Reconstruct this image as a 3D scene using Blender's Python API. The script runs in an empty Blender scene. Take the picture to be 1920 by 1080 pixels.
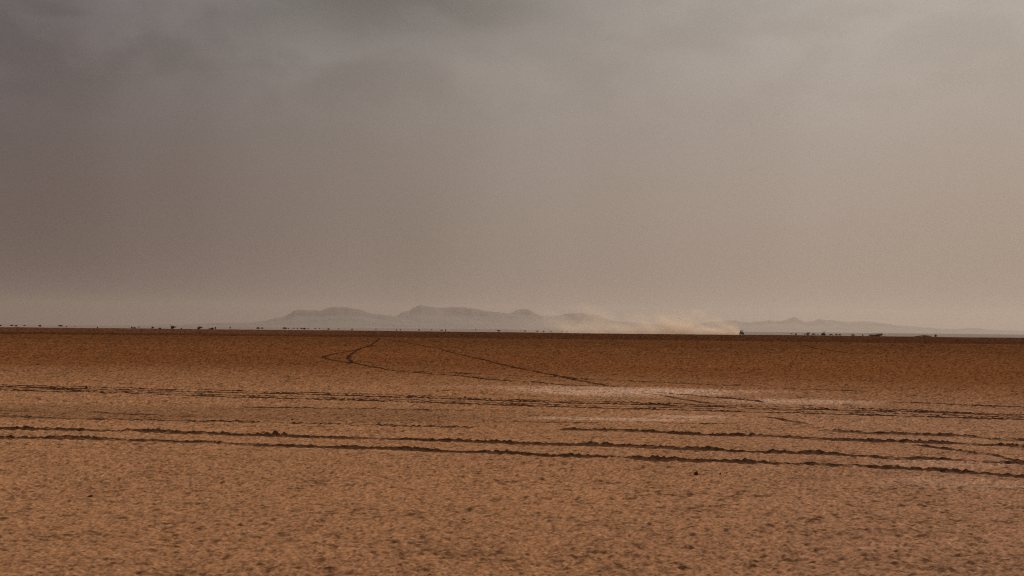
import bpy, bmesh, math, random
import numpy as np
from mathutils import Vector, Matrix
random.seed(7)
S = bpy.context.scene
C = S.collection
R = math.radians

# ------------------------------------------------------------------ camera
F_PX = 2667.0                    # focal length in pixels of the 1920-wide photograph
EYE = 1.6
PITCH = math.atan(76.5/F_PX)
ROLL = 0.0104
camd = bpy.data.cameras.new('camera'); cam = bpy.data.objects.new('camera', camd); C.objects.link(cam)
camd.sensor_width = 36; camd.lens = F_PX/1920*36
camd.clip_start = 0.1; camd.clip_end = 120000
MC = Matrix.Rotation(math.pi/2+PITCH, 4, 'X') @ Matrix.Rotation(ROLL, 4, 'Z')
cam.matrix_world = Matrix.Translation((0, 0, EYE)) @ MC
camd.dof.use_dof = True; camd.dof.focus_distance = 42; camd.dof.aperture_fstop = 6.5
S.camera = cam
M3 = MC.to_3x3()
def ray(px, py):
    return M3 @ Vector(((px-960)/F_PX, (540-py)/F_PX, -1))
def ground_at(px, py, z=0.0):
    d = ray(px, py); t = (EYE-z)/-d.z
    return Vector((d.x*t, d.y*t, z))
def at_dist(px, py, dist):
    d = ray(px, py); t = dist/math.hypot(d.x, d.y)
    return Vector((d.x*t, d.y*t, EYE+d.z*t))

# ------------------------------------------------------------------ world and sun
SUN_AZ, SUN_EL = R(20), R(28)
def nd(nt, typ, **kw):
    n = nt.nodes.new(typ)
    for k, v in kw.items():
        if k == 'ins':
            for kk, vv in v.items():
                if isinstance(vv, bpy.types.NodeSocket): nt.links.new(vv, n.inputs[kk])
                else: n.inputs[kk].default_value = vv
        else: setattr(n, k, v)
    return n
def mth(nt, op, a, b=None, c=None, clamp=False):
    n = nt.nodes.new('ShaderNodeMath'); n.operation = op; n.use_clamp = clamp
    for i, v in enumerate((a, b, c)):
        if v is None: continue
        if isinstance(v, bpy.types.NodeSocket): nt.links.new(v, n.inputs[i])
        else: n.inputs[i].default_value = v
    return n.outputs[0]
def smooth(nt, v, a, b, o0=0.0, o1=1.0):
    n = nt.nodes.new('ShaderNodeMapRange'); n.interpolation_type = 'SMOOTHSTEP'
    nt.links.new(v, n.inputs[0])
    for i, x in enumerate((a, b, o0, o1)): n.inputs[i+1].default_value = x
    return n.outputs[0]
def mixc(nt, f, a, b, blend='MIX'):
    n = nt.nodes.new('ShaderNodeMix'); n.data_type = 'RGBA'; n.blend_type = blend
    for i, v in ((0, f), (6, a), (7, b)):
        if isinstance(v, bpy.types.NodeSocket): nt.links.new(v, n.inputs[i])
        elif i == 0: n.inputs[0].default_value = v
        else: n.inputs[i].default_value = (*v, 1) if len(v) == 3 else v
    return n.outputs[2]
def fcurve(nt, v, pts):
    """piecewise smooth scalar function of v, as a chain of colour-ramp stops"""
    lo, hi = pts[0][0], pts[-1][0]
    m = nt.nodes.new('ShaderNodeMapRange'); nt.links.new(v, m.inputs[0])
    m.inputs[1].default_value = lo; m.inputs[2].default_value = hi
    r = nt.nodes.new('ShaderNodeValToRGB'); r.color_ramp.interpolation = 'B_SPLINE'
    e = r.color_ramp.elements
    while len(e) > 1: e.remove(e[-1])
    for i, (x, c) in enumerate(pts):
        p = (x-lo)/(hi-lo)
        if i == 0: e[0].position = p; k = e[0]
        else: k = e.new(p)
        k.color = (*c, 1) if isinstance(c, tuple) else (c, c, c, 1)
    nt.links.new(m.outputs[0], r.inputs[0])
    return r.outputs[0]

W = bpy.data.worlds.new('World'); S.world = W; W.use_nodes = True
nt = W.node_tree; nt.nodes.clear()
out = nd(nt, 'ShaderNodeOutputWorld'); bg = nd(nt, 'ShaderNodeBackground', ins={'Strength': 0.1})
nt.links.new(bg.outputs[0], out.inputs[0])
sky = nd(nt, 'ShaderNodeTexSky', sky_type='NISHITA', sun_disc=False, sun_elevation=SUN_EL, sun_rotation=SUN_AZ,
         dust_density=6.0, air_density=1.0)
tc = nd(nt, 'ShaderNodeTexCoord').outputs['Generated']
sep = nd(nt, 'ShaderNodeSeparateXYZ', ins={0: tc})
el = mth(nt, 'ARCSINE', sep.outputs[2])                       # elevation in radians
eld = mth(nt, 'MULTIPLY', el, 57.2958)
azd = mth(nt, 'MULTIPLY', mth(nt, 'ARCTAN2', sep.outputs[0], sep.outputs[1]), 57.2958)
# glow of the veiled sun
ga, ge = R(24), R(23)
gd = (math.sin(ga)*math.cos(ge), math.cos(ga)*math.cos(ge), math.sin(ge))
dt = nd(nt, 'ShaderNodeVectorMath', operation='DOT_PRODUCT', ins={0: tc, 1: gd}).outputs['Value']
# soft rolling noise that bends the layers, stretched along slanting shafts
mp = nd(nt, 'ShaderNodeMapping', ins={'Vector': tc, 'Rotation': (0, R(42), 0), 'Scale': (7.5, 3, 2.2)})
n1 = nd(nt, 'ShaderNodeTexNoise', ins={'Vector': mp.outputs[0], 'Scale': 1.0, 'Detail': 2.0, 'Roughness': 0.45}).outputs[0]
mp2 = nd(nt, 'ShaderNodeMapping', ins={'Vector': tc, 'Location': (3.1, 0.0, 1.25), 'Scale': (13, 5, 24)})
n2 = nd(nt, 'ShaderNodeTexNoise', ins={'Vector': mp2.outputs[0], 'Scale': 1.0, 'Detail': 6.0, 'Roughness': 0.54, 'Distortion': 0.15}).outputs[0]
bright = fcurve(nt, mth(nt, 'ADD', dt, mth(nt, 'MULTIPLY', mth(nt, 'SUBTRACT', n1, 0.5), 0.15)),
                [(-1.0, .14), (0.3, .09), (0.62, .068), (0.70, .088), (0.77, .122), (0.83, .160), (0.88, .200), (0.92, .222), (0.96, .240), (1.0, .262)])
hue_low = (1.19, .95, .82); hue_mid = (1.15, .96, .88); hue_high = (1.01, .98, .95)
hue = fcurve(nt, mth(nt, 'ADD', eld, mth(nt, 'MULTIPLY', mth(nt, 'SUBTRACT', n1, 0.5), 5.0)),
             [(-1.0, tuple(h/1.3 for h in hue_low)), (3.5, tuple(h/1.3 for h in hue_low)), (7.0, tuple(h/1.3 for h in hue_mid)), (13.0, tuple(h/1.3 for h in hue_high)), (20.0, tuple(h/1.3 for h in hue_high))])
cl_band = mth(nt, 'MULTIPLY', smooth(nt, eld, 6.0, 12.0), 1.0)
cl = mth(nt, 'MULTIPLY', mth(nt, 'SUBTRACT', smooth(nt, n2, .36, .66), 0.45), mth(nt, 'MULTIPLY', cl_band, smooth(nt, dt, .75, .95, .36, .17)))
# darker rain-grey base of cloud high in the middle
dk = mth(nt, 'MULTIPLY', smooth(nt, mth(nt, 'ADD', eld, mth(nt, 'MULTIPLY', mth(nt, 'SUBTRACT', n2, .5), 4.5)), 10.9, 12.9),
         mth(nt, 'MULTIPLY', smooth(nt, azd, -15, -5), smooth(nt, azd, 5, -2)))
mod = mth(nt, 'MULTIPLY', mth(nt, 'ADD', 1.0, cl), mth(nt, 'SUBTRACT', 1.0, mth(nt, 'MULTIPLY', dk, .40)))
hue = mixc(nt, smooth(nt, dt, .66, .88, 1.0, 0.0), hue, (1.05, .955, 1.05), 'MULTIPLY')
high = smooth(nt, eld, 16, 40, 0.0, 0.52)                       # the overcast overhead is brighter than the dust wall ahead
lum = mth(nt, 'ADD', mth(nt, 'MULTIPLY', bright, mod), high)
cloudc = nd(nt, 'ShaderNodeVectorMath', operation='SCALE', ins={0: hue, 3: mth(nt, 'MULTIPLY', lum, 13.0)}).outputs[0]
nt.links.new(mixc(nt, 0.97, sky.outputs[0], cloudc), bg.inputs[0])

sund = bpy.data.lights.new('sun', 'SUN'); sun = bpy.data.objects.new('sun', sund); C.objects.link(sun)
sund.energy = 1.5; sund.angle = R(11); sund.color = (1, .90, .76)
sdir = Vector((math.sin(SUN_AZ)*math.cos(SUN_EL), math.cos(SUN_AZ)*math.cos(SUN_EL), math.sin(SUN_EL)))
sun.rotation_euler = sdir.to_track_quat('Z', 'Y').to_euler()
S.view_settings.view_transform = 'Standard'; S.view_settings.look = 'None'
S.view_settings.exposure = 0; S.view_settings.gamma = 1
S.cycles.volume_bounces = 3; S.cycles.max_bounces = 8
S.cycles.use_denoising = False; S.cycles.filter_width = 1.1; S.cycles.sample_clamp_indirect = 1.5

# ------------------------------------------------------------------ helpers
def tag(o, label=None, cat=None, group=None, kind=None):
    if label: o['label'] = label
    if cat: o['category'] = cat
    if group: o['group'] = group
    if kind: o['kind'] = kind
    return o
def empty(name, loc, rz=0):
    o = bpy.data.objects.new(name, None); C.objects.link(o); o.location = loc; o.rotation_euler = (0, 0, rz)
    return o
def link(name, me, mat, parent=None):
    o = bpy.data.objects.new(name, me); C.objects.link(o)
    if mat: me.materials.append(mat)
    if parent: o.parent = parent
    return o
def bm_obj(name, bm, mat, parent=None, smooth_=False):
    me = bpy.data.meshes.new(name); bm.to_mesh(me); bm.free()
    if smooth_:
        for p in me.polygons: p.use_smooth = True
    return link(name, me, mat, parent)
def grid_mesh(name, P, closed=False):
    """P: (rows, cols, 3) array -> quad mesh"""
    n, m = P.shape[:2]
    me = bpy.data.meshes.new(name)
    me.vertices.add(n*m); me.vertices.foreach_set('co', P.reshape(-1).astype(np.float32))
    i = np.arange(n-1)[:, None]; j = np.arange(m if closed else m-1)[None, :]; j2 = (j+1) % m
    q = np.stack([i*m+j, i*m+j2, (i+1)*m+j2, (i+1)*m+j], -1).reshape(-1, 4)
    me.loops.add(q.size); me.loops.foreach_set('vertex_index', q.reshape(-1).astype(np.int32))
    me.polygons.add(len(q)); me.polygons.foreach_set('loop_start', np.arange(0, q.size, 4, dtype=np.int32))
    me.polygons.foreach_set('use_smooth', np.ones(len(q), bool))
    me.update(calc_edges=True)
    return me
def _h(ix, iy, seed):
    h = (ix.astype(np.int64)*374761393 + iy.astype(np.int64)*668265263 + seed*974634777) & 0xffffffff
    h = ((h ^ (h >> 13))*1274126177) & 0xffffffff
    h = ((h ^ (h >> 16))*2246822519) & 0xffffffff
    return (h ^ (h >> 15)) & 0xffffffff
def noise2(x, y, seed=0):
    """gradient noise, about -1..1"""
    ix = np.floor(x); iy = np.floor(y); fx = x-ix; fy = y-iy
    ux = fx*fx*fx*(fx*(fx*6-15)+10); uy = fy*fy*fy*(fy*(fy*6-15)+10)
    def g(dx, dy):
        a = _h(ix+dx, iy+dy, seed)*(2*np.pi/4294967296.0)
        return np.cos(a)*(fx-dx)+np.sin(a)*(fy-dy)
    a = g(0, 0); b = g(1, 0); c = g(0, 1); d = g(1, 1)
    return 1.5*((a+(b-a)*ux)+((c+(d-c)*ux)-(a+(b-a)*ux))*uy)
def fbm(x, y, seed, n=4, gain=.5):
    s = 0; a = 1; t = 0
    for k in range(n):
        s = s+a*noise2(x*2**k, y*2**k, seed+k); t += a; a *= gain
    return s/t
def sst(x, a, b):
    t = np.clip((x-a)/(b-a), 0, 1); return t*t*(3-2*t)
def newmat(name):
    m = bpy.data.materials.new(name); m.use_nodes = True
    return m, m.node_tree, m.node_tree.nodes['Principled BSDF']
def plain(name, col, rough=.7, metal=0.0, nscale=3.0, namp=.2):
    m, t, b = newmat(name)
    c = nd(t, 'ShaderNodeTexCoord').outputs['Object']
    n = nd(t, 'ShaderNodeTexNoise', ins={'Vector': c, 'Scale': nscale, 'Detail': 3.0}).outputs[0]
    f = mth(t, 'ADD', 1-namp, mth(t, 'MULTIPLY', n, 2*namp))
    v = nd(t, 'ShaderNodeVectorMath', operation='SCALE', ins={0: col, 3: f}).outputs[0]
    t.links.new(v, b.inputs['Base Color']); b.inputs['Specular IOR Level'].default_value = .5 if rough < .5 else .08; b.inputs['Roughness'].default_value = rough; b.inputs['Metallic'].default_value = metal
    return m

# ------------------------------------------------------------------ ground
LIP = 650.0                                     # the lake bed's edge, beyond which the plain lies a little lower
def base_z(r):
    return -1.6*sst(r, LIP, LIP+170)
def relief(x, y):
    r = np.hypot(x, y)
    z = .012*noise2(x/2.3, y/2.3, 1) + .010*noise2(x/.9, y/.9, 2) + .008*noise2(x/.42, y/.42, 3)
    b = np.abs(noise2(x/.21, y/.21, 4))
    z += .022*(b-.3)
    z += .016*noise2(x/.105, y/.105, 5) + .010*noise2(x/.05, y/.05, 6)
    z *= .55+.45*sst(noise2(x/6, y/6, 9), -.5, .5)
    z += .035*noise2(x/31, y/17, 7)*sst(r, 20, 60)
    z += .10*noise2(x/38, y/38, 8)*sst(r, 350, 600)*(1-sst(r, 900, 1500))
    z += (.06*noise2(x/9, y/9, 10)+.05*noise2(x/2.6, y/2.6, 11))*sst(r, 450, 620)*(1-sst(r, 900, 1500))
    return z
dth = R(.05)
az = np.concatenate([np.arange(-180, -27, 3.0), np.arange(-27, 27, .05), np.arange(27, 180, 3.0)])*math.pi/180
sp = np.concatenate([np.arange(480, 150, -.85), np.arange(150, 30, -1.0), np.arange(30, 6.6, -.7)])
K = EYE*F_PX
rr = np.concatenate([[0.02, 1, 2, 3, 4, 5, 6, 6.8, 7.5, 8.1, 8.6], K/sp,
                     np.arange(655, 900, 9), [930, 980, 1050, 1150, 1300, 1500, 1800, 2300, 3000, 4500, 7000, 11000, 18000, 30000, 60000]])
RR, AZ = np.meshgrid(rr, az, indexing='ij')
X = RR*np.sin(AZ); Y = RR*np.cos(AZ)
Z = base_z(RR)+relief(X, Y)*np.where(RR < 1200, 1, .4)
me = grid_mesh('ground', np.stack([X, Y, Z], -1), closed=True)
def soil_colour(X, Y, speckle=True):
    RR = np.hypot(X, Y)
    # soil tones of the lake bed, in metres on the ground
    wob = fbm(X/24, Y/24, 31, 4); wob2 = fbm(X/5, Y/3.2, 41, 4); wob3 = fbm(X/90, Y/60, 51, 3); wob4 = fbm(X/30, Y/7+X/60, 52, 5, .6)
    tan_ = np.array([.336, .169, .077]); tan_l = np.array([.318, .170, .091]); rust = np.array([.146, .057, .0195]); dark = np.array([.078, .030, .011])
    pale = np.array([.56, .36, .23]); mirage_pale = np.array([.29, .235, .195]); rim = np.array([.12, .05, .021])
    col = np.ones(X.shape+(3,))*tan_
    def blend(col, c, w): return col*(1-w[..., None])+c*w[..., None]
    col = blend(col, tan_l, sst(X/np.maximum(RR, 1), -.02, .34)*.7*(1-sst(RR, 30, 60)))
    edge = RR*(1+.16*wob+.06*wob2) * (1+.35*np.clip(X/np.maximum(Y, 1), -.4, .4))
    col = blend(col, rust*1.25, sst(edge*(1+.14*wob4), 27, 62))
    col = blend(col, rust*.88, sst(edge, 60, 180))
    # a browner damp belt across the left
    belt = sst(Y*(1+.05*wob), 23.2, 25.0)*(1-sst(Y*(1+.05*wob), 27, 29.5))*(1-sst(X/np.maximum(Y, 1), -.10, .12))
    col = blend(col, tan_*.66, belt*(.55+.45*sst(wob2, -.4, .4)))
    # salt-pale patches
    def patch(cx, cy, lx, ly, k, sh=0.0):
        d = ((X-cx)/lx)**2+((Y-cy-sh*(X-cx))/ly)**2
        return np.clip(k*(1-sst(d+.9*wob2+.35*fbm(X/.8, Y/.8, 77, 3), .05, 1.25)), 0, 1)
    for (px, py, lx, ly, k) in ((1160, 732, 3.2, 3.6, .66), (985, 727, 2.4, 2.0, .18), (1490, 753, 1.9, 1.5, .6), (1330, 733, 2.4, 1.4, .30),
                                (1190, 786, 1.9, .60, .62), (1290, 781, 1.0, .8, .55), (1770, 870, 1.0, .6, .22), (1820, 905, .9, .8, .2)):
        g = ground_at(px, py); col = blend(col, pale, patch(g.x, g.y, lx, ly, k))
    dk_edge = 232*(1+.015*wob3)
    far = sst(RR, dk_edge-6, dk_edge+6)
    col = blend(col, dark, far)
    leftpart = 1-sst(X/np.maximum(Y, 1), -.2, -.03)
    col = blend(col, rim, sst(RR, 285, 310)*leftpart*.8)
    col = blend(col, mirage_pale, sst(RR, 700, 900))  # far ground coloured pale to imitate the bright mirage strip
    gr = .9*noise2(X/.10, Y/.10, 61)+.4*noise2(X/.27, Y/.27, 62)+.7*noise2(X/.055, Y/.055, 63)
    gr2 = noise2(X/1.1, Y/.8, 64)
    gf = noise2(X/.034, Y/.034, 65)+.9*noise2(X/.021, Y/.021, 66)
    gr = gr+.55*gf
    spk = (1.02-.74*sst(gr+.4*gr2+.25*wob2, .35, 1.05)+.30*sst(-gr, .2, 1.2))*np.clip(1+.62*gf, .2, 1.8)  # crust mottling; its dark specks paint in the shaded sides of clods
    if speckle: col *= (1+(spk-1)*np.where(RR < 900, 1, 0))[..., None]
    mott = 1+.10*wob2+.08*wob+.20*wob4*(1-sst(RR, 200, 235))*(.4+.6*sst(RR, 15, 40))
    col = np.clip(col*mott[..., None], 0, 1)
    return col
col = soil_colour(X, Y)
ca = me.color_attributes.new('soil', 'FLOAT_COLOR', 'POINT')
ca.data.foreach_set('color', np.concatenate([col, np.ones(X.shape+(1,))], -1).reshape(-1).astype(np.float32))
m, t, b = newmat('cracked_mud')
oc = nd(t, 'ShaderNodeTexCoord').outputs['Object']
att = nd(t, 'ShaderNodeAttribute', attribute_name='soil').outputs[0]
na = nd(t, 'ShaderNodeTexNoise', ins={'Vector': oc, 'Scale': 9.0, 'Detail': 5.0, 'Roughness': .62, 'Distortion': .4}).outputs[0]
nb = nd(t, 'ShaderNodeTexNoise', ins={'Vector': oc, 'Scale': 1.7, 'Detail': 4.0, 'Roughness': .6}).outputs[0]
nc = nd(t, 'ShaderNodeTexNoise', ins={'Vector': oc, 'Scale': 34.0, 'Detail': 3.0, 'Roughness': .6}).outputs[0]
crack = smooth(t, na, .30, .47, .42, 1.0)
f = mth(t, 'MULTIPLY', crack, mth(t, 'ADD', .82, mth(t, 'MULTIPLY', nb, .36)))
f = mth(t, 'MULTIPLY', f, mth(t, 'ADD', .55, mth(t, 'MULTIPLY', nc, .95)))
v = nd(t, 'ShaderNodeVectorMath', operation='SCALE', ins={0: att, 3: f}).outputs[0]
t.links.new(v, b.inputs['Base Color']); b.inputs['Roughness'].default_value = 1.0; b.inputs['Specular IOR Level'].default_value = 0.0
bp = nd(t, 'ShaderNodeBump', ins={'Strength': .6, 'Distance': .02, 'Height': mth(t, 'ADD', na, mth(t, 'MULTIPLY', nc, .4))})
t.links.new(bp.outputs[0], b.inputs['Normal'])
tag(link('ground', me, m), kind='structure')

# ------------------------------------------------------------------ tyre tracks of churned damp mud
m, t, b = newmat('churned_mud')
oc = nd(t, 'ShaderNodeTexCoord').outputs['Object']
na = nd(t, 'ShaderNodeTexNoise', ins={'Vector': oc, 'Scale': 14.0, 'Detail': 4.0, 'Roughness': .65}).outputs[0]
att = nd(t, 'ShaderNodeAttribute', attribute_name='soil').outputs[0]
fk = mth(t, 'ADD', .66, mth(t, 'MULTIPLY', na, .68))
t.links.new(nd(t, 'ShaderNodeVectorMath', operation='SCALE', ins={0: att, 3: fk}).outputs[0], b.inputs['Base Color'])
b.inputs['Roughness'].default_value = 1.0; b.inputs['Specular IOR Level'].default_value = .0
MUD = m
def track(label, pts, w=.34, h=.055, gap=0.0, seed=0, group='tyre tracks pressed into the dry lake bed', per=1.0):
    P = [ground_at(*p) for p in pts]
    # smooth the polyline
    P = np.array([(p.x, p.y) for p in P])
    seg = np.hypot(*np.diff(P, axis=0).T); u = np.concatenate([[0], np.cumsum(seg)])
    L = u[-1]
    # local step follows distance
    us = [0.0]
    while us[-1] < L:
        x = np.interp(us[-1], u, P[:, 0]); y = np.interp(us[-1], u, P[:, 1])
        us.append(us[-1]+max(.014, .00055*math.hypot(x, y)*(1.6 if math.hypot(x, y) > 60 else 1)))
    us = np.array(us)
    px = np.interp(us, u, P[:, 0]); py = np.interp(us, u, P[:, 1])
    k = max(3, int(len(us)*.01)); ker = np.hanning(2*k+1); ker /= ker.sum()
    def sm(a):
        return np.convolve(np.concatenate([a[0]-(a[1:k+1]-a[0])[::-1], a, a[-1]-(a[-k-1:-1]-a[-1])[::-1]]), ker, 'valid')
    px = sm(px); py = sm(py)
    tx = np.gradient(px); ty = np.gradient(py); ln = np.hypot(tx, ty)+1e-9; nx, ny = -ty/ln, tx/ln
    nv = 21; v = np.linspace(-1, 1, nv)
    wid = w*(1+.30*noise2(us/.9, us*0+.5, seed+11)+.22*noise2(us/.23, us*0+.5, seed+12))
    wander = .06*noise2(us/1.7, us*0+.3, seed+13)+.03*noise2(us/.4, us*0+.3, seed+14)
    off = v[None, :]*wid[:, None]*.5+wander[:, None]
    X = px[:, None]+nx[:, None]*off; Y = py[:, None]+ny[:, None]*off
    prof = np.sqrt(np.clip(1-v**2, 0, 1))[None, :]
    big = np.clip(.62+.8*noise2(us/.7, us*0+.9, seed+15)+.45*noise2(us/2.9, us*0+.9, seed+16), .05, 1.5)[:, None]
    lump = np.clip(.30+.9*np.abs(noise2(X/.13, Y/.13, seed+17))+.40*noise2(X/.06, Y/.06, seed+18)+.22*noise2(X/.03, Y/.03, seed+20), -.2, 1.5)
    big = np.minimum(big, 1.15)
    H = h*prof*big*lump
    g1 = (fbm(us/1.9, us*0+.2, seed+19, 5, .75)[:, None]+.5*noise2(X/.2, Y/.1, seed+21)+.3*noise2(X/.07, Y/.05, seed+22))*1.1
    gate = sst(g1+.50, gap-.10, gap+.22)
    ends = sst(us, 0, .4)*sst(L-us, 0, .4)
    rz = relief(X, Y)
    Z = rz-.012+(H+.013*prof)*gate*ends[:, None]*1.15-.02*(1-gate)
    Z = rz+.003+(H-.004)*(.12+.88*gate)*ends[:, None]
    Z = Z-.03*(np.abs(v) > .94)[None, :]-.03*(1-ends[:, None])
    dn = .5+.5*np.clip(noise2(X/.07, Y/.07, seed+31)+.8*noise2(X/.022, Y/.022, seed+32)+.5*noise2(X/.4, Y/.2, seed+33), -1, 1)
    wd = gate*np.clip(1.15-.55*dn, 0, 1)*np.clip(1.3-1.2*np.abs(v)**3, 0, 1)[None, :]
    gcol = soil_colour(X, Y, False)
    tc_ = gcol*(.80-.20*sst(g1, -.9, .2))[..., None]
    tc_ = tc_*(1-wd[..., None])+(np.array([.034, .018, .011])*.55+gcol*.07)*wd[..., None]  # damp mud colour, darkened to paint in the weak shade on clods
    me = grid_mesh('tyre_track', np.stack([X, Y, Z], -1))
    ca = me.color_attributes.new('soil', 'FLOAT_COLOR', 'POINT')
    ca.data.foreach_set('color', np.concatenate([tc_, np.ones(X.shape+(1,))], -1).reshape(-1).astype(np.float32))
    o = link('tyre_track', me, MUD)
    return tag(o, label, 'tyre track', group)
EXTL, EXTR = -160, 2100
def ext(pts):
    (x0, y0), (x1, y1) = pts[0], pts[-1]
    return [(x0-170, y0-3.0)]+pts+[(x1+170, y1+5.0)]
track('thickest dark rut of churned clods, the one closest to the camera', ext([(0,821),(60,821),(100,822),(250,826),(380,829),(500,835),(640,839),(750,843),(860,848),(960,851),(1050,856),(1160,857),(1240,862),(1330,864),(1440,870),(1520,872),(1620,875),(1700,880),(1800,885),(1920,893)]), w=.31, h=.054, gap=.06, seed=100)
track('long dark rut running just behind the thickest, closest rut', ext([(0,803),(60,805),(160,807),(330,811),(480,816),(620,820),(740,823),(860,828),(960,831),(1060,835),(1150,836),(1260,842),(1340,845),(1440,850),(1520,851),(1600,854),(1680,858),(1790,861),(1850,866),(1920,868)]), w=.31, h=.052, gap=.12, seed=200)
track('broken dark rut from mid frame to the right edge, third up from the bottom', [(1030,804),(1080,806),(1110,807),(1170,808),(1270,813),(1330,816),(1440,818),(1520,823),(1600,826),(1700,829),(1790,831),(1850,835),(1920,838),(2100,847)], w=.34, h=.055, gap=.20, seed=300)
track('short broken rut ending beside the yellow scrap', [(1505,806),(1570,809),(1640,813),(1740,816),(1800,818),(1858,823),(1920,826),(2080,832)], w=.34, h=.05, gap=.28, seed=400)
track('thin dashed rut crossing the brown damp belt on the left side', [(-150,776),(0,780),(90,783),(210,787),(300,788),(360,790),(430,791),(480,792),(600,795),(660,797),(760,799),(830,800),(920,802)], w=.22, h=.035, gap=.46, seed=500)
track('tiny broken streak of mud above the thin dashed left rut', [(150,772),(210,775),(260,777),(330,778)], w=.2, h=.035, gap=.42, seed=520)
track('narrow rut branching off down to the right edge between two thick ruts', [(1690,831),(1750,838),(1810,848),(1860,854),(1905,863),(1960,872)], w=.15, h=.026, gap=.34, seed=600)
track('faint uppermost line of the four close parallel ruts', ext([(0,722),(240,728),(480,734),(720,740),(960,750),(1160,754),(1440,763),(1680,768),(1920,778)]), w=.11, h=.03, gap=.24, seed=700)
track('bold second line of the four close parallel ruts', ext([(0,726),(240,732),(480,737.5),(720,744),(960,753),(1160,757.5),(1440,766),(1680,772),(1920,780)]), w=.2, h=.042, gap=.06, seed=800)
track('faint third line of the four close parallel ruts', ext([(0,728.5),(240,735),(480,742),(720,748),(960,756.5),(1160,762),(1440,769),(1680,775.5),(1920,783.5)]), w=.11, h=.028, gap=.26, seed=900)
track('bold lowest line of the four close parallel ruts', ext([(0,731),(240,738),(480,746),(720,752),(960,760),(1160,766),(1440,774),(1680,780),(1920,787.5)]), w=.19, h=.040, gap=.08, seed=1000)
track('dark curved track swinging round in a tight bend and back to the pale patch', [(712,634),(696.5,647),(677,654),(662,661),(655,667),(653,671),(656,676),(663,680),(678,683),(695,686),(737,695),(780,699),(851,704),(900,710),(950,715),(1021,719),(1056,723),(1110,725),(1159,727)], w=.20, h=.038, gap=.34, seed=1100)
track('faint outer loop left of the dark curved track', [(700,648),(680,653),(659,658),(627,663),(611,667.5),(607,670),(611,673),(617,674.5),(634,677),(663,680.5)], w=.24, h=.045, gap=.36, seed=1200)
track('straight slanting track from the far bend down to the pale patch', [(700,634.5),(716,635.5),(751,640),(822,654),(865,665),(907,675.6),(950,685),(1039,704),(1092,715.7),(1145,725.6),(1160,727)], w=.20, h=.038, gap=.26, seed=1300)
track('thin dashed track crossing under the straight slanting one', [(740,693),(800,697),(860,700),(915,702),(985,705.7),(1056,708.6),(1113,713),(1180,715),(1241,718),(1320,722),(1400,724)], w=.22, h=.036, gap=.46, seed=1400)
track('thin slanting track leaving the pale patch toward the four parallel ruts', [(1195,736),(1240,741),(1290,750),(1320,755),(1350,759)], w=.14, h=.028, gap=.3, seed=1500)
track('short dotted track just above the thin slanting one by the pale patch', [(1225,736),(1280,740),(1340,745),(1400,750),(1440,755)], w=.16, h=.032, gap=.36, seed=1600)
track('faint short line above the right-hand pale patch', [(1455,729),(1530,731),(1580,733),(1640,736)], w=.25, h=.035, gap=.36, seed=1700)
track('faint dashed line right of the right-hand pale patch', [(1660,753),(1700,755),(1760,757),(1860,761),(1960,765)], w=.2, h=.035, gap=.38, seed=1800)
track('faint slanting track far off below the dome-shaped acacia', [(1508,647),(1518,650),(1530,654),(1555,657),(1590,662)], w=.28, h=.05, gap=.5, seed=1900)
track('short oblique muddy scrape under the four parallel ruts', [(1420,779),(1440,782),(1470,787),(1510,794),(1540,798)], w=.16, h=.022, gap=.42, seed=2000)

track('very faint dashed line in the gap just under the four parallel ruts', [(430,762),(520,764.5),(640,766),(770,768),(900,770)], w=.14, h=.018, gap=.44, seed=2100)
track('short faint dash below the lower pale streak at mid frame', [(930,789),(1000,791),(1060,792.5),(1150,793)], w=.14, h=.018, gap=.40, seed=2200)
track('faint dashes right after the lower pale streak', [(1200,792.5),(1300,793.5),(1400,795)], w=.14, h=.018, gap=.42, seed=2300)
track('faint line of crumbs directly left of the tiny broken streak', [(-100,768),(0,771),(70,772.5),(120,773)], w=.16, h=.02, gap=.42, seed=2400)

# ------------------------------------------------------------------ loose clods and a scrap
def clod_bm(seed, sx, sy, sz):
    rnd = random.Random(seed); bm = bmesh.new()
    bmesh.ops.create_icosphere(bm, subdivisions=3, radius=1)
    dirs = [(Vector((rnd.gauss(0,1), rnd.gauss(0,1), rnd.gauss(0,1))).normalized(), rnd.uniform(.62, .95)) for _ in range(16)]
    for vv in bm.verts:
        n = vv.co.normalized(); k = 1.0
        for d, c in dirs:
            q = n.dot(d)
            if q > 0: k = min(k, c/max(q, .01))
        k *= 1+.05*rnd.uniform(-1, 1)
        vv.co = Vector((n.x*k*sx, n.y*k*sy, max(n.z*k, -.25)*sz+.2*sz))
    return bm
CLOD = plain('damp_clod', (.055, .028, .015), .95, nscale=30)
def clod(px, py, wpx, hpx, label, seed):
    g = ground_at(px, py); d = g.length
    w = wpx*d/F_PX/2; h = hpx*d/F_PX/1.1
    o = bm_obj('mud_clod', clod_bm(seed, w, w*.85, h), CLOD); o.location = (g.x, g.y, float(relief(np.array([g.x]), np.array([g.y]))[0])-.004)
    tag(o, label, 'clod', 'loose clods of dark mud')
clod(1305, 889, 9, 8, 'largest loose dark clod, alone in front of the thickest rut', 3)
clod(1350, 889.5, 5, 4, 'small pointed dark clod right of the largest loose clod', 4)
clod(1363, 888.5, 3, 2.5, 'tiniest crumb of mud beside the small pointed clod', 5)
clod(170, 931, 12, 4, 'flat dark clod alone in the lower left foreground', 6)
clod(548, 786, 4.5, 3, 'small dark clod on the brown belt above the long ruts', 7)
clod(910, 823, 3.5, 3, 'round dark crumb just above the long rut near mid frame', 8)
clod(803, 879, 4, 3, 'small dark clod below the thickest rut left of centre', 9)
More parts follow.
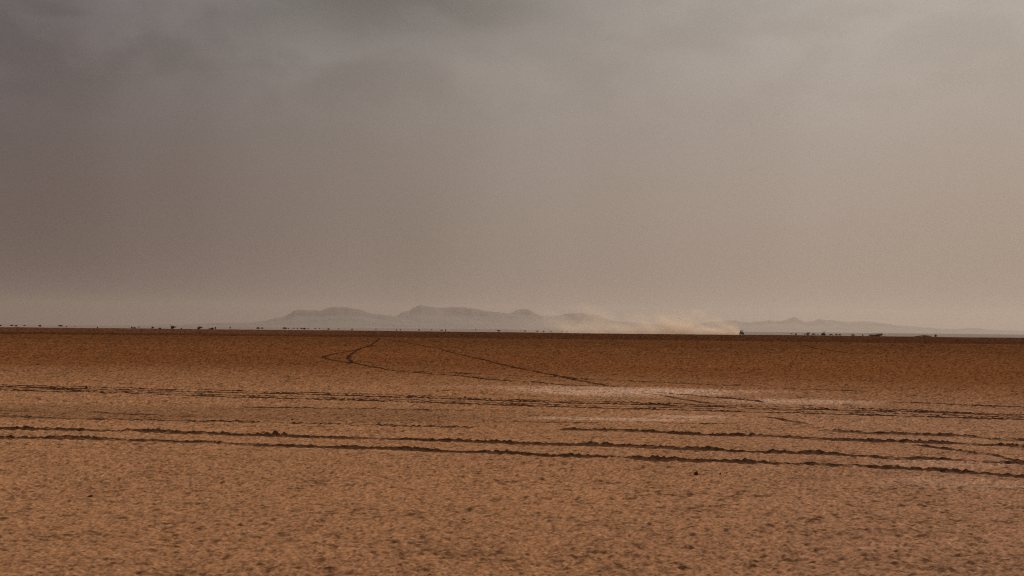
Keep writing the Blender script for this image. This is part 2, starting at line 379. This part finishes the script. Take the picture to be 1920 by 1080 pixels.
clod(858, 897, 4.5, 2.5, 'low dark lump on bare crust below the thickest rut', 10)
clod(225, 742, 4, 2.5, 'small crumb just below the four parallel ruts at left', 11)
clod(162, 728.5, 5, 5, 'knob of mud standing up from the four parallel ruts near the left edge', 12)
clod(872, 746.5, 4, 3.5, 'small dark lump above the parallel ruts near mid frame', 13)
g = ground_at(1860, 825)
bm = bmesh.new(); bmesh.ops.create_grid(bm, x_segments=8, y_segments=6, size=1)
rnd = random.Random(5)
for vv in bm.verts:
    vv.co = Vector((vv.co.x*.019, vv.co.y*.013, .012+.012*math.sin(vv.co.x*2.4+1)+.006*math.sin(vv.co.y*3)+rnd.uniform(-.002, .002)))
bmesh.ops.solidify(bm, geom=bm.faces[:], thickness=.002)
o = bm_obj('litter_scrap', bm, plain('yellow_plastic', (.62, .50, .10), .4, nscale=60, namp=.1)); o.location = (g.x, g.y, .022); o.rotation_euler = (R(35), 0, R(10))
tag(o, 'tiny bright yellow scrap of litter lying at the end of a broken rut', 'litter')

# ------------------------------------------------------------------ far mountains
m, t, b = newmat('far_rock')
oc = nd(t, 'ShaderNodeTexCoord').outputs['Object']
mpn = nd(t, 'ShaderNodeMapping', ins={'Vector': oc, 'Scale': (.0012, .0012, .02)})
na = nd(t, 'ShaderNodeTexNoise', ins={'Vector': mpn.outputs[0], 'Scale': 1.0, 'Detail': 5.0}).outputs[0]
t.links.new(mixc(t, smooth(t, na, .3, .7), (.045, .034, .030), (.10, .075, .06)), b.inputs['Base Color']); b.inputs['Roughness'].default_value = .95
ROCK = m
def mountain(prof, dist, depth, seed, label):
    xs = np.arange(prof[0][0], prof[-1][0]+.5, 1.6)
    ys = np.interp(xs, [p[0] for p in prof], [p[1] for p in prof])
    rid = [at_dist(x, y, dist) for x, y in zip(xs, ys)]
    H = np.array([max(r.z+1.6, 0) for r in rid]); cx = np.array([r.x for r in rid]); cy = np.array([r.y for r in rid])
    taper = sst(xs, xs[0], xs[0]+8)*sst(-xs, -xs[-1], -xs[-1]+8)
    H = H*taper
    v = np.linspace(-1, 1, 61)
    ux = cx/np.hypot(cx, cy); uy = cy/np.hypot(cx, cy)
    P = np.zeros((len(xs), 61, 3))
    for j, q in enumerate(v):
        o_ = q*depth
        gx = cx+ux*o_; gy = cy+uy*o_
        a = abs(q)
        gul = noise2(cx/420, np.full_like(cx, o_/900), seed)*.5+noise2(cx/160, np.full_like(cx, o_/400), seed+1)*.3
        # flat top, cliff, then a long talus apron
        e = a+.10*gul*(1 if a > .05 else a*20)
        f = np.where(e < .16, 1.0, np.where(e < .26, 1-.42*(e-.16)/.10, .58*np.clip(1-(e-.26)/.74, 0, 1)**1.35))
        P[:, j, 0] = gx; P[:, j, 1] = gy; P[:, j, 2] = -1.9+(H+1.0*(H > 1))*np.clip(f, 0, 1)
    P[:, 0, 2] = P[:, -1, 2] = -6
    o = link('mountain', grid_mesh('mountain', P), ROCK)
    tag(o, kind='structure')
    o['label'] = label
mountain([(225,611),(290,608.2),(340,608.5),(400,606),(440,605.5),(480,604),(500,601),(518,595.8),(530,595.3),(545,588),(551,582.8),(560,581.3),(580,582.3),(604,583),(610,579.5),(618,577),(643,576),(655,578),(665,580),(680,582),(686,585),(697,589),(720,590.5),(745,594),(770,601),(800,612),(815,616)], 24000, 3600, 21, 'hazy flat-topped mesa with two steps')
mountain([(690,606),(715,597),(735,593),(747,592),(752,587),(758,584.5),(768,583.5),(775,577.5),(784,574),(789,572.3),(797,574.8),(825,578),(850,576.5),(870,577),(890,579.5),(910,584),(935,586),(955,589),(980,592),(1010,597),(1060,607),(1100,616)], 25500, 3800, 22, 'hazy long mesa with a pointed left summit')
mountain([(915,600),(940,593),(953,589),(962,585.5),(970,581),(978,580),(990,580),(998,585),(1005,589),(1016,592.5),(1030,592),(1048,592),(1060,588.7),(1080,588),(1093,587),(1100,590),(1112,590.5),(1125,592),(1135,598),(1160,603),(1200,606),(1240,609),(1290,614),(1320,619)], 27000, 3600, 23, 'hazy conical butte with a low flat shoulder')
mountain([(1285,612),(1310,607),(1330,604),(1345,603),(1360,601),(1380,601),(1388,603.5),(1402,604.5),(1420,603.5),(1436,602),(1443,600.5),(1450,602.5),(1466,602),(1478,599),(1487,595),(1493,596),(1500,600),(1510,604),(1525,602.5),(1535,598.5),(1545,600),(1575,602),(1590,604),(1610,603),(1630,603),(1650,606),(1670,608),(1680,610),(1700,612),(1715,612),(1730,614.5),(1740,614),(1755,616),(1790,617),(1815,615.5),(1835,615),(1850,618),(1890,619.5),(1920,621),(1970,622.5),(2060,625)], 30000, 3800, 24, 'faint low mountain ridge trailing off to the right')

# ------------------------------------------------------------------ shrubs and small trees on the horizon
LEAF = plain('scrub_leaf', (.075, .043, .022), .8, nscale=2, namp=.45)
LEAFY = plain('dry_scrub_leaf', (.20, .125, .048), .85, nscale=2, namp=.4)
BARK = plain('scrub_bark', (.07, .045, .03), .9)
def stick(bm, a, b_, r0, r1, n=5):
    a = Vector(a); b_ = Vector(b_); d = (b_-a).normalized(); u = d.orthogonal().normalized(); w = d.cross(u)
    ra = [bm.verts.new(a+(u*math.cos(2*math.pi*k/n)+w*math.sin(2*math.pi*k/n))*r0) for k in range(n)]
    rb = [bm.verts.new(b_+(u*math.cos(2*math.pi*k/n)+w*math.sin(2*math.pi*k/n))*r1) for k in range(n)]
    for k in range(n): bm.faces.new((ra[k], ra[(k+1) % n], rb[(k+1) % n], rb[k]))
    bm.faces.new(ra[::-1]); bm.faces.new(rb)
def crown_bm(seed, shape, n):
    """unit-size crown (width 1, height 1, base at 0): leaf clumps spread through lobes"""
    rnd = random.Random(seed); bm = bmesh.new()
    lobes = []
    for k in range({'round': 6, 'flat': 8, 'twiggy': 7, 'low': 8}[shape]):
        a = rnd.uniform(0, 2*math.pi); q = rnd.uniform(0, .30)
        z = {'round': rnd.uniform(.35, .70), 'flat': rnd.uniform(.30, .70), 'twiggy': rnd.uniform(.2, .55), 'low': rnd.uniform(.15, .55)}[shape]
        if shape == 'low': z *= 1-q*1.2
        lobes.append((Vector((math.cos(a)*q, math.sin(a)*q, z)), rnd.uniform(.13, .24), {'round': 1.3, 'flat': 1.2, 'twiggy': 1.1, 'low': 1.0}[shape]))
    for i in range(n):
        c, rad, sq = rnd.choice(lobes)
        d = Vector((rnd.gauss(0, 1), rnd.gauss(0, 1), rnd.gauss(0, 1))).normalized()*rad*rnd.random()**.4
        p = c+Vector((d.x, d.y, d.z*sq)); p.z = max(p.z, .02)
        u = Vector((rnd.gauss(0, 1), rnd.gauss(0, 1), rnd.gauss(0, .6))).normalized(); w = u.orthogonal().normalized(); s = rnd.uniform(.018, .045)
        vs = [bm.verts.new(p+u*s), bm.verts.new(p+w*s*.6), bm.verts.new(p-u*s), bm.verts.new(p-w*s*.6)]
        bm.faces.new(vs)
    if shape == 'twiggy':
        for k in range(7):
            a = rnd.uniform(0, 6.3); b0 = Vector((math.cos(a)*.1, math.sin(a)*.1, .3)); e = Vector((math.cos(a)*rnd.uniform(.15, .45), math.sin(a)*rnd.uniform(.15, .45), rnd.uniform(.75, 1.1)))
            stick(bm, b0, e, .014, .006, 4)
    return bm
def trunk_bm(seed, shape):
    rnd = random.Random(seed+50); bm = bmesh.new()
    top = {'round': .5, 'flat': 1.2, 'twiggy': .3, 'low': .22}[shape]
    stick(bm, (0, 0, -.15), (.02, 0, top*.55), .035, .026, 6)
    for k in range(5):
        a = k*1.26+rnd.uniform(-.3, .3); q = rnd.uniform(.12, .26)
        stick(bm, (.02, 0, top*rnd.uniform(.3, .55)), (math.cos(a)*q, math.sin(a)*q, top*rnd.uniform(1.05, 1.35)), .018, .008, 5)
    return bm
protos = {}
def plant_meshes(shape, dry):
    key = (shape, dry)
    if key not in protos:
        sd = sum(map(ord, shape))+dry
        mc = bpy.data.meshes.new('crown'); bmx = crown_bm(sd, shape, 1500); bmx.to_mesh(mc); bmx.free(); mc.materials.append(LEAFY if dry else LEAF)
        mt = bpy.data.meshes.new('trunk'); bmx = trunk_bm(sd, shape); bmx.to_mesh(mt); bmx.free(); mt.materials.append(BARK)
        protos[key] = (mc, mt)
    return protos[key]
GR = 'scattered bushes and small trees along the horizon'
def plant(px, ytop, ybot, w, shape, label, dist=1500, dry=False, kind='bush'):
    # stands on the ground at dist; crown spans ytop..ybot and w pixels of the photograph
    top = at_dist(px, ytop, dist); gz = float(base_z(np.array([dist]))[0])
    zt = max(top.z-gz, .7); zb = min(max(at_dist(px, ybot, dist).z-gz, 0.0), zt*.75); wid = w*dist/F_PX*1.55; zt += .45
    root = empty({'bush': 'desert_bush', 'tree': 'acacia_tree'}[kind], (top.x, top.y, gz), rz=(px*1.7) % 6.28)
    mc, mt = plant_meshes(shape, dry)
    o = bpy.data.objects.new('crown', mc); C.objects.link(o); o.parent = root; o.location = (0, 0, zb-.03*zt); o.scale = (wid, wid, (zt-zb)*1.05)
    o = bpy.data.objects.new('trunk', mt); C.objects.link(o); o.parent = root; o.scale = (wid, wid, (zb+(zt-zb)*.6)/.8)
    tag(root, label, 'tree' if kind == 'tree' else 'bush', GR)
T, Bsh = 'tree', 'bush'
A = 'on the open plain left of all the mountains'
plant(1, 609, 612, 4, 'round', 'cropped small bush at the very left edge of the horizon', 1600)
plant(22, 609, 612, 7, 'flat', 'pale thin bush just left of a darker one near the left edge', 1900)
plant(29.7, 609, 613, 4.2, 'round', 'dark squat bush beside a pale thin one near the left edge', 1500)
plant(46, 609.3, 611.5, 6, 'flat', 'faintest low bush between the two darkest left-hand bushes', 2300)
plant(75.5, 608.8, 613.2, 5.4, 'round', 'darkest block-like bush on the open plain far left', 1500)
plant(113.5, 609, 613.5, 7.2, 'round', 'wide grey bush with a tiny dark one at its right', 1700)
plant(124.7, 611, 613.5, 2.4, 'round', 'tiny dark bush right of the wide grey one', 1450)
plant(141, 610.8, 612.5, 3, 'low', 'tiniest pale bush standing alone left of the mesa foot slope', 2000)
plant(183, 612.8, 615, 3, 'low', 'tiny tuft alone on the lake bed edge far left', 800)
plant(247, 613, 616, 2.6, 'round', 'first narrow bush on the rim where the mesa foot slope begins', 720)
plant(252.3, 613.2, 616, 6, 'low', 'rounded low bush between two narrow ones on the rim', 720)
plant(260.6, 612.8, 616, 1.8, 'round', 'thin upright bush like a post on the rim', 720)
plant(286, 613, 616.5, 4.5, 'twiggy', 'brown scraggly bush between the upright and the biggest left-hand bush', 720)
plant(300, 614.8, 616.8, 8, 'low', 'low dark mat-like bush left of the biggest left-hand bush', 700)
plant(323.5, 610.5, 617, 9.5, 'twiggy', 'biggest bush on the left rim, dark with bare twigs on top', 700)
plant(340, 615.2, 617.5, 3.5, 'low', 'small low clump right of the biggest left-hand bush', 700)
plant(374.5, 612, 617.5, 9, 'twiggy', 'dark bush with two upright twigs on the rim', 720)
plant(397.5, 613.5, 618, 9, 'low', 'yellowish dry low bush on the rim before the mesa slope', 700, True)
plant(404.3, 613.5, 617.8, 2.6, 'round', 'narrow dark bush touching the yellowish dry one', 720)
plant(431.5, 613.3, 616.2, 3.4, 'flat', 'lone small tree between the yellowish bush and the stepped mesa', 1500, kind=T)
plant(484, 613.8, 617, 8, 'flat', 'left one of a pair of dark flat trees at the mesa left foot', 1500, kind=T)
plant(492.3, 614.3, 617, 5.4, 'flat', 'right one of a pair of dark flat trees at the mesa left foot', 1500, kind=T)
plant(534.3, 613.5, 618, 7.5, 'round', 'dark rounded tree, largest under the steep left step of the mesa', 1500, kind=T)
plant(541, 615.2, 617.2, 2.6, 'round', 'tiny tree close right of the largest rounded one', 1600, kind=T)
plant(551, 615.2, 617, 7, 'flat', 'very faint flat tree row-like crown under the mesa lower step', 2200, kind=T)
plant(557.5, 615.3, 617.5, 3.2, 'flat', 'small flat tree left of a wider faint one', 1600, kind=T)
plant(564.5, 615, 617.8, 6, 'flat', 'wide faint tree touching the darkest square one under the mesa', 1900, kind=T)
plant(571, 614.4, 618.6, 5.6, 'round', 'darkest square-looking tree under the middle of the stepped mesa', 1450, kind=T)
plant(577.8, 615.7, 618, 3.6, 'flat', 'small tree close right of the darkest square-looking one', 1700, kind=T)
plant(591.5, 616, 618, 6, 'flat', 'faint broad tree under the notch between the mesa steps', 2200, kind=T)
plant(599, 615, 618, 2, 'round', 'thin upright tree under the notch between the mesa steps', 1900, kind=T)
plant(615.5, 616, 618.7, 6, 'flat', 'dark double-headed tree under the upper mesa step', 1500, kind=T)
plant(634.5, 616.6, 618.6, 5, 'flat', 'faint low tree right of the dark double-headed one', 2000, kind=T)
plant(660, 616.4, 618.8, 3.2, 'round', 'single small dark tree under the right end of the stepped mesa', 1500, kind=T)
plant(705, 616.6, 618.8, 3, 'round', 'pale speck of a tree above the far tip of the curved track', 1900, kind=T)
plant(743.7, 617.5, 619.8, 3, 'flat', 'left of two tiny trees under the saddle between the mesas', 1500, kind=T)
plant(751, 617.7, 619.9, 3, 'flat', 'right of two tiny trees under the saddle between the mesas', 1500, kind=T)
plant(785.5, 618, 620.2, 4.4, 'flat', 'small flat tree straight under the pointed summit', 1500, kind=T)
plant(809, 617.8, 620, 4, 'flat', 'faint tree right of the pointed summit', 2100, kind=T)
plant(828, 618, 621, 4.6, 'round', 'dark block-like tree under the long middle mesa', 1450, kind=T)
plant(835.3, 617.3, 622.5, 1.8, 'round', 'thin tall bush beside the dark block-like tree', 760)
plant(892, 617.6, 620.8, 2, 'round', 'thin pale tree under the right slope of the long mesa', 1800, kind=T)
plant(934.8, 618.7, 622, 6.4, 'round', 'brown rounded tree alone left of the conical butte', 1350, kind=T)
plant(976, 619.9, 622.2, 2.2, 'round', 'tiny pale tree under the left flank of the conical butte', 1800, kind=T)
plant(984.4, 620, 622.5, 6, 'flat', 'brown flat tree straight under the conical butte', 1500, kind=T)
plant(1007, 619.8, 622.8, 5.6, 'flat', 'dark tree at the left of the group under the butte right flank', 1500, kind=T)
plant(1018.5, 620.3, 623, 4.4, 'flat', 'dark tree right beside the first of the group under the butte', 1500, kind=T)
plant(1033, 621, 623.2, 5, 'flat', 'low brown tree in the gap right of the butte', 1500, kind=T)
plant(1054, 620.6, 623.3, 4.4, 'round', 'left of the last two trees before the dust cloud', 1500, kind=T)
plant(1063.3, 621, 623.4, 6.2, 'flat', 'wide last tree before the dust cloud', 1500, kind=T)
plant(1483.5, 625.7, 628, 6.6, 'flat', 'pale flat-crowned tree, first right of the vehicle', 1900, kind=T)
plant(1491.8, 625, 628.4, 4.2, 'round', 'dark upright tree right of the pale flat-crowned one', 1350, kind=T)
plant(1509, 625.6, 628.2, 3, 'round', 'small tree touching the spiky twig-topped one', 1500, kind=T)
plant(1515, 622.6, 628.8, 8, 'twiggy', 'spiky tree with bare twigs rising above its crown', 1100, kind=T)
plant(1525.5, 625.4, 628.2, 9.5, 'flat', 'ragged low crown between the spiky tree and the dome-shaped acacia', 1500, kind=T)
plant(1533, 626, 628.4, 3, 'round', 'tiny tree close left of the dome-shaped acacia', 1600, kind=T)
plant(1545, 624.4, 629.8, 10.8, 'flat', 'dome-shaped acacia with a wide crown on a short trunk', 900, kind=T)
plant(1558, 626.3, 629.4, 6.4, 'round', 'dark oval tree right of the dome-shaped acacia', 1300, kind=T)
plant(1568.5, 626.3, 630, 4.8, 'round', 'left of two joined dark trees between dome acacia and golden bush', 1300, kind=T)
plant(1575.3, 626.5, 629.8, 5, 'round', 'right of two joined dark trees between dome acacia and golden bush', 1350, kind=T)
plant(1599.5, 627, 630, 9, 'flat', 'long flat dark tree left of the golden bush', 1300, kind=T)
plant(1617.8, 627.5, 630.2, 3.4, 'flat', 'small lone tree just left of the golden bush', 1350, kind=T)
plant(1635.5, 625.8, 631, 15, 'low', 'broad golden dry bush touching a darker twig-topped one', 700, True)
plant(1648.5, 624.8, 631.2, 14, 'twiggy', 'broad dark bush with twigs at the right of the golden one', 700)
plant(1723, 629.2, 632, 11, 'low', 'low brown bush leaning on the widest golden-brown mound', 700, True)
plant(1735.8, 627, 632, 18, 'low', 'widest golden-brown mound of dry scrub near the right side', 700, True)
plant(1754.3, 628.3, 631.8, 6.8, 'flat', 'small dark acacia on a thin trunk, last one on the right', 900, kind=T)

# ------------------------------------------------------------------ off-road vehicle
VD = 610.0
vb = at_dist(1390.6, 627.6, VD); veh = empty('offroad_buggy', (vb.x, vb.y, float(relief(vb.x+np.linspace(-1, 1, 9), vb.y+np.linspace(-1, 1, 9)).mean())+.12), rz=R(6))
veh.scale = (.92, 1, 1)
tag(veh, 'small dark off-road buggy driving towards us ahead of its dust cloud', 'vehicle')
PAINT = plain('dusty_dark_paint', (.030, .019, .013), .8); RUB = plain('tyre_rubber', (.012, .012, .012), .85)
STEEL = plain('dark_tube', (.03, .022, .016), .7); LAMP = plain('lamp_glass', (.75, .75, .7), .15, namp=.02); RIMM = plain('rim_alloy', (.25, .25, .25), .4, .8)
def box(bm, c, s, taper=1.0, bev=.03):
    r = bmesh.ops.create_cube(bm, size=1)
    for vv in r['verts']:
        k = taper if vv.co.z > 0 else 1
        vv.co = Vector((c[0]+vv.co.x*s[0]*k, c[1]+vv.co.y*s[1]*k, c[2]+vv.co.z*s[2]))
    if bev: bmesh.ops.bevel(bm, geom=list({e for vv in r['verts'] for e in vv.link_edges}), offset=bev, segments=2, affect='EDGES')
# front faces -Y (towards the camera); 1.5 m wide, 1.95 m high
bm = bmesh.new(); box(bm, (0, .1, .72), (.95, 2.7, .42), .92); box(bm, (0, -1.0, .92), (.8, .8, .26), .7); box(bm, (0, 1.15, 1.0), (1.05, .6, .35), .85)
box(bm, (-.5, -.95, 1.02), (.34, .62, .1)); box(bm, (.5, -.95, 1.02), (.34, .62, .1)); box(bm, (-.5, 1.0, 1.02), (.34, .7, .1)); box(bm, (.5, 1.0, 1.02), (.34, .7, .1))
bm_obj('body', bm, PAINT, veh)
bm = bmesh.new(); box(bm, (0, .25, 1.90), (1.25, 1.5, .09), .95); bm_obj('roof', bm, PAINT, veh)
bm = bmesh.new()
for sx in (-1, 1):
    stick(bm, (sx*.55, -.75, 1.0), (sx*.56, -.35, 1.88), .032, .032, 8); stick(bm, (sx*.56, .95, 1.1), (sx*.56, .9, 1.88), .032, .032, 8)
    stick(bm, (sx*.56, .25, .9), (sx*.56, .25, 1.88), .032, .032, 8); stick(bm, (sx*.56, -.35, 1.86), (sx*.56, .9, 1.86), .032, .032, 8)
stick(bm, (-.56, -.35, 1.86), (.56, -.35, 1.86), .032, .032, 8); stick(bm, (-.56, .9, 1.3), (.56, .9, 1.86), .03, .03, 8)
bm_obj('roll_cage', bm, STEEL, veh)
for sx in (-1, 1):
    bm = bmesh.new(); box(bm, (sx*.28, .45, 1.02), (.42, .42, .18)); box(bm, (sx*.28, .66, 1.22), (.4, .14, .45), .85); bm_obj('seat', bm, RUB, veh)
    bm = bmesh.new(); r = bmesh.ops.create_uvsphere(bm, u_segments=12, v_segments=8, radius=.085)
    for vv in bm.verts: vv.co = Vector((vv.co.x+sx*.3, vv.co.y*.5-1.42, vv.co.z+.88))
    bm_obj('headlight', bm, LAMP, veh, True)
bm = bmesh.new(); box(bm, (0, -1.5, .62), (.8, .06, .07)); stick(bm, (-.3, -1.5, .62), (-.3, -1.35, .9), .025, .025); stick(bm, (.3, -1.5, .62), (.3, -1.35, .9), .025, .025)
bm_obj('bumper', bm, STEEL, veh)
for sx in (-1, 1):
    for y in (-.98, 1.05):
        w = empty('wheel', (sx*.62, y, .37)); w.parent = veh
        bm = bmesh.new(); N = 28
        prof = [(.22, -.13), (.33, -.14), (.37, -.10), (.375, 0), (.37, .10), (.33, .14), (.22, .13)]
        rings = [[bm.verts.new((a_, math.cos(2*math.pi*k/N)*(r_-(.012 if k % 2 and r_ > .35 else 0)), math.sin(2*math.pi*k/N)*(r_-(.012 if k % 2 and r_ > .35 else 0)))) for k in range(N)] for r_, a_ in prof]
        for i in range(len(rings)):
            p, q = rings[i], rings[(i+1) % len(rings)]
            for k in range(N): bm.faces.new((p[k], p[(k+1) % N], q[(k+1) % N], q[k]))
        bm_obj('tyre', bm, RUB, w)
        bm = bmesh.new(); stick(bm, (-.1, 0, 0), (.1, 0, 0), .23, .23, 20); stick(bm, (.1*sx, 0, 0), (.13*sx, 0, 0), .07, .05, 12); bm_obj('rim', bm, RIMM, w)
        bm = bmesh.new(); stick(bm, (0, 0, .05), (-sx*.3, 0, .2), .03, .03); stick(bm, (0, 0, -.03), (-sx*.3, 0, .12), .03, .03); stick(bm, (-sx*.05, 0, .05), (-sx*.2, .02, .62), .04, .03); bm_obj('suspension_arm', bm, STEEL, w)

# ------------------------------------------------------------------ dust trail
bm = bmesh.new(); bmesh.ops.create_cube(bm, size=1)
DL, DW, DH = 112.0, 22.0, 19.0
for vv in bm.verts:
    x = (vv.co.x+.5)*DL; k = 1-.93*(x/DL)**3 if False else 1
    vv.co = Vector((-(vv.co.x+.5)*DL, vv.co.y*DW, (vv.co.z+.5)*DH))
# wedge: low and narrow at the vehicle end (x = 0)
for vv in bm.verts:
    if vv.co.x > -1:
        vv.co.y *= .25; vv.co.z *= .5
bmesh.ops.recalc_face_normals(bm, faces=bm.faces[:])
dust = bm_obj('dust', bm, None); dust.location = (vb.x-.2, vb.y+2.6, -.02); dust.rotation_euler = (0, 0, R(-6))
tag(dust, 'pale sunlit dust cloud trailing left behind the vehicle', None, kind='stuff')
m = bpy.data.materials.new('dust_air'); m.use_nodes = True; t = m.node_tree; t.nodes.clear()
o_ = nd(t, 'ShaderNodeOutputMaterial')
oc = nd(t, 'ShaderNodeTexCoord').outputs['Object']; sp_ = nd(t, 'ShaderNodeSeparateXYZ', ins={0: oc})
L_ = mth(t, 'MULTIPLY', sp_.outputs[0], -1.0); yy = mth(t, 'ABSOLUTE', sp_.outputs[1]); zz = sp_.outputs[2]
# puffs lean up and away to the left: sheared, stretched noise
shx = mth(t, 'ADD', sp_.outputs[0], mth(t, 'MULTIPLY', zz, .9))
cv = nd(t, 'ShaderNodeCombineXYZ', ins={0: mth(t, 'MULTIPLY', shx, .10), 1: mth(t, 'MULTIPLY', sp_.outputs[1], .09), 2: mth(t, 'MULTIPLY', zz, .15)}).outputs[0]
pn = nd(t, 'ShaderNodeTexNoise', ins={'Vector': cv, 'Scale': 1.0, 'Detail': 4.0, 'Roughness': .5, 'Distortion': .25}).outputs[0]
pn1 = mth(t, 'SUBTRACT', pn, .5)
# height envelope: quick rise behind the vehicle, high in the middle, thin at the far end
hgt = fcurve(t, L_, [(0, .20), (3, .50), (9, .85), (20, .95), (35, 1.1), (55, 1.15), (75, 1.1), (95, .8), (112, .5)])
hgt = mth(t, 'MULTIPLY', hgt, 11.5)
hn = mth(t, 'DIVIDE', zz, mth(t, 'MULTIPLY', hgt, mth(t, 'ADD', 1.0, mth(t, 'MULTIPLY', pn1, 3.2))))
vert = mth(t, 'POWER', smooth(t, hn, -.1, 1.15, 1.0, 0.0), 1.8)
wn = mth(t, 'DIVIDE', yy, mth(t, 'ADD', 1.3, mth(t, 'MULTIPLY', hgt, .8)))
wid_ = smooth(t, wn, .3, 1.0, 1.0, 0.0)
along = fcurve(t, L_, [(0, 1.0), (2, 1.0), (10, .42), (25, .22), (45, .13), (64, .11), (76, .06), (88, .015), (98, 0.0), (112, 0.0)])
den = mth(t, 'MULTIPLY', mth(t, 'MULTIPLY', vert, wid_), along)
den = mth(t, 'MULTIPLY', den, mth(t, 'ADD', .72, mth(t, 'MULTIPLY', pn1, 3.2), clamp=False))
den = mth(t, 'MAXIMUM', mth(t, 'MULTIPLY', den, 1.05), 0.0)
pv = nd(t, 'ShaderNodeVolumePrincipled', ins={'Color': (1.0, .84, .66, 1), 'Anisotropy': .35, 'Density': den})
t.links.new(pv.outputs[0], o_.inputs['Volume'])
dust.data.materials.append(m)

# ------------------------------------------------------------------ haze
bm = bmesh.new(); bmesh.ops.create_cube(bm, size=1)
for vv in bm.verts:
    vv.co = Vector((vv.co.x*44000, 16000+vv.co.y*40000, -8+(vv.co.z+.5)*560))
haze = bm_obj('haze', bm, None)
m = bpy.data.materials.new('dusty_air'); m.use_nodes = True; t = m.node_tree; t.nodes.clear()
o_ = nd(t, 'ShaderNodeOutputMaterial')
pv = nd(t, 'ShaderNodeVolumePrincipled', ins={'Color': (.665, .572, .50, 1), 'Anisotropy': .62, 'Density': 3.0e-5})
t.links.new(pv.outputs[0], o_.inputs['Volume'])
haze.data.materials.append(m); tag(haze, kind='stuff')
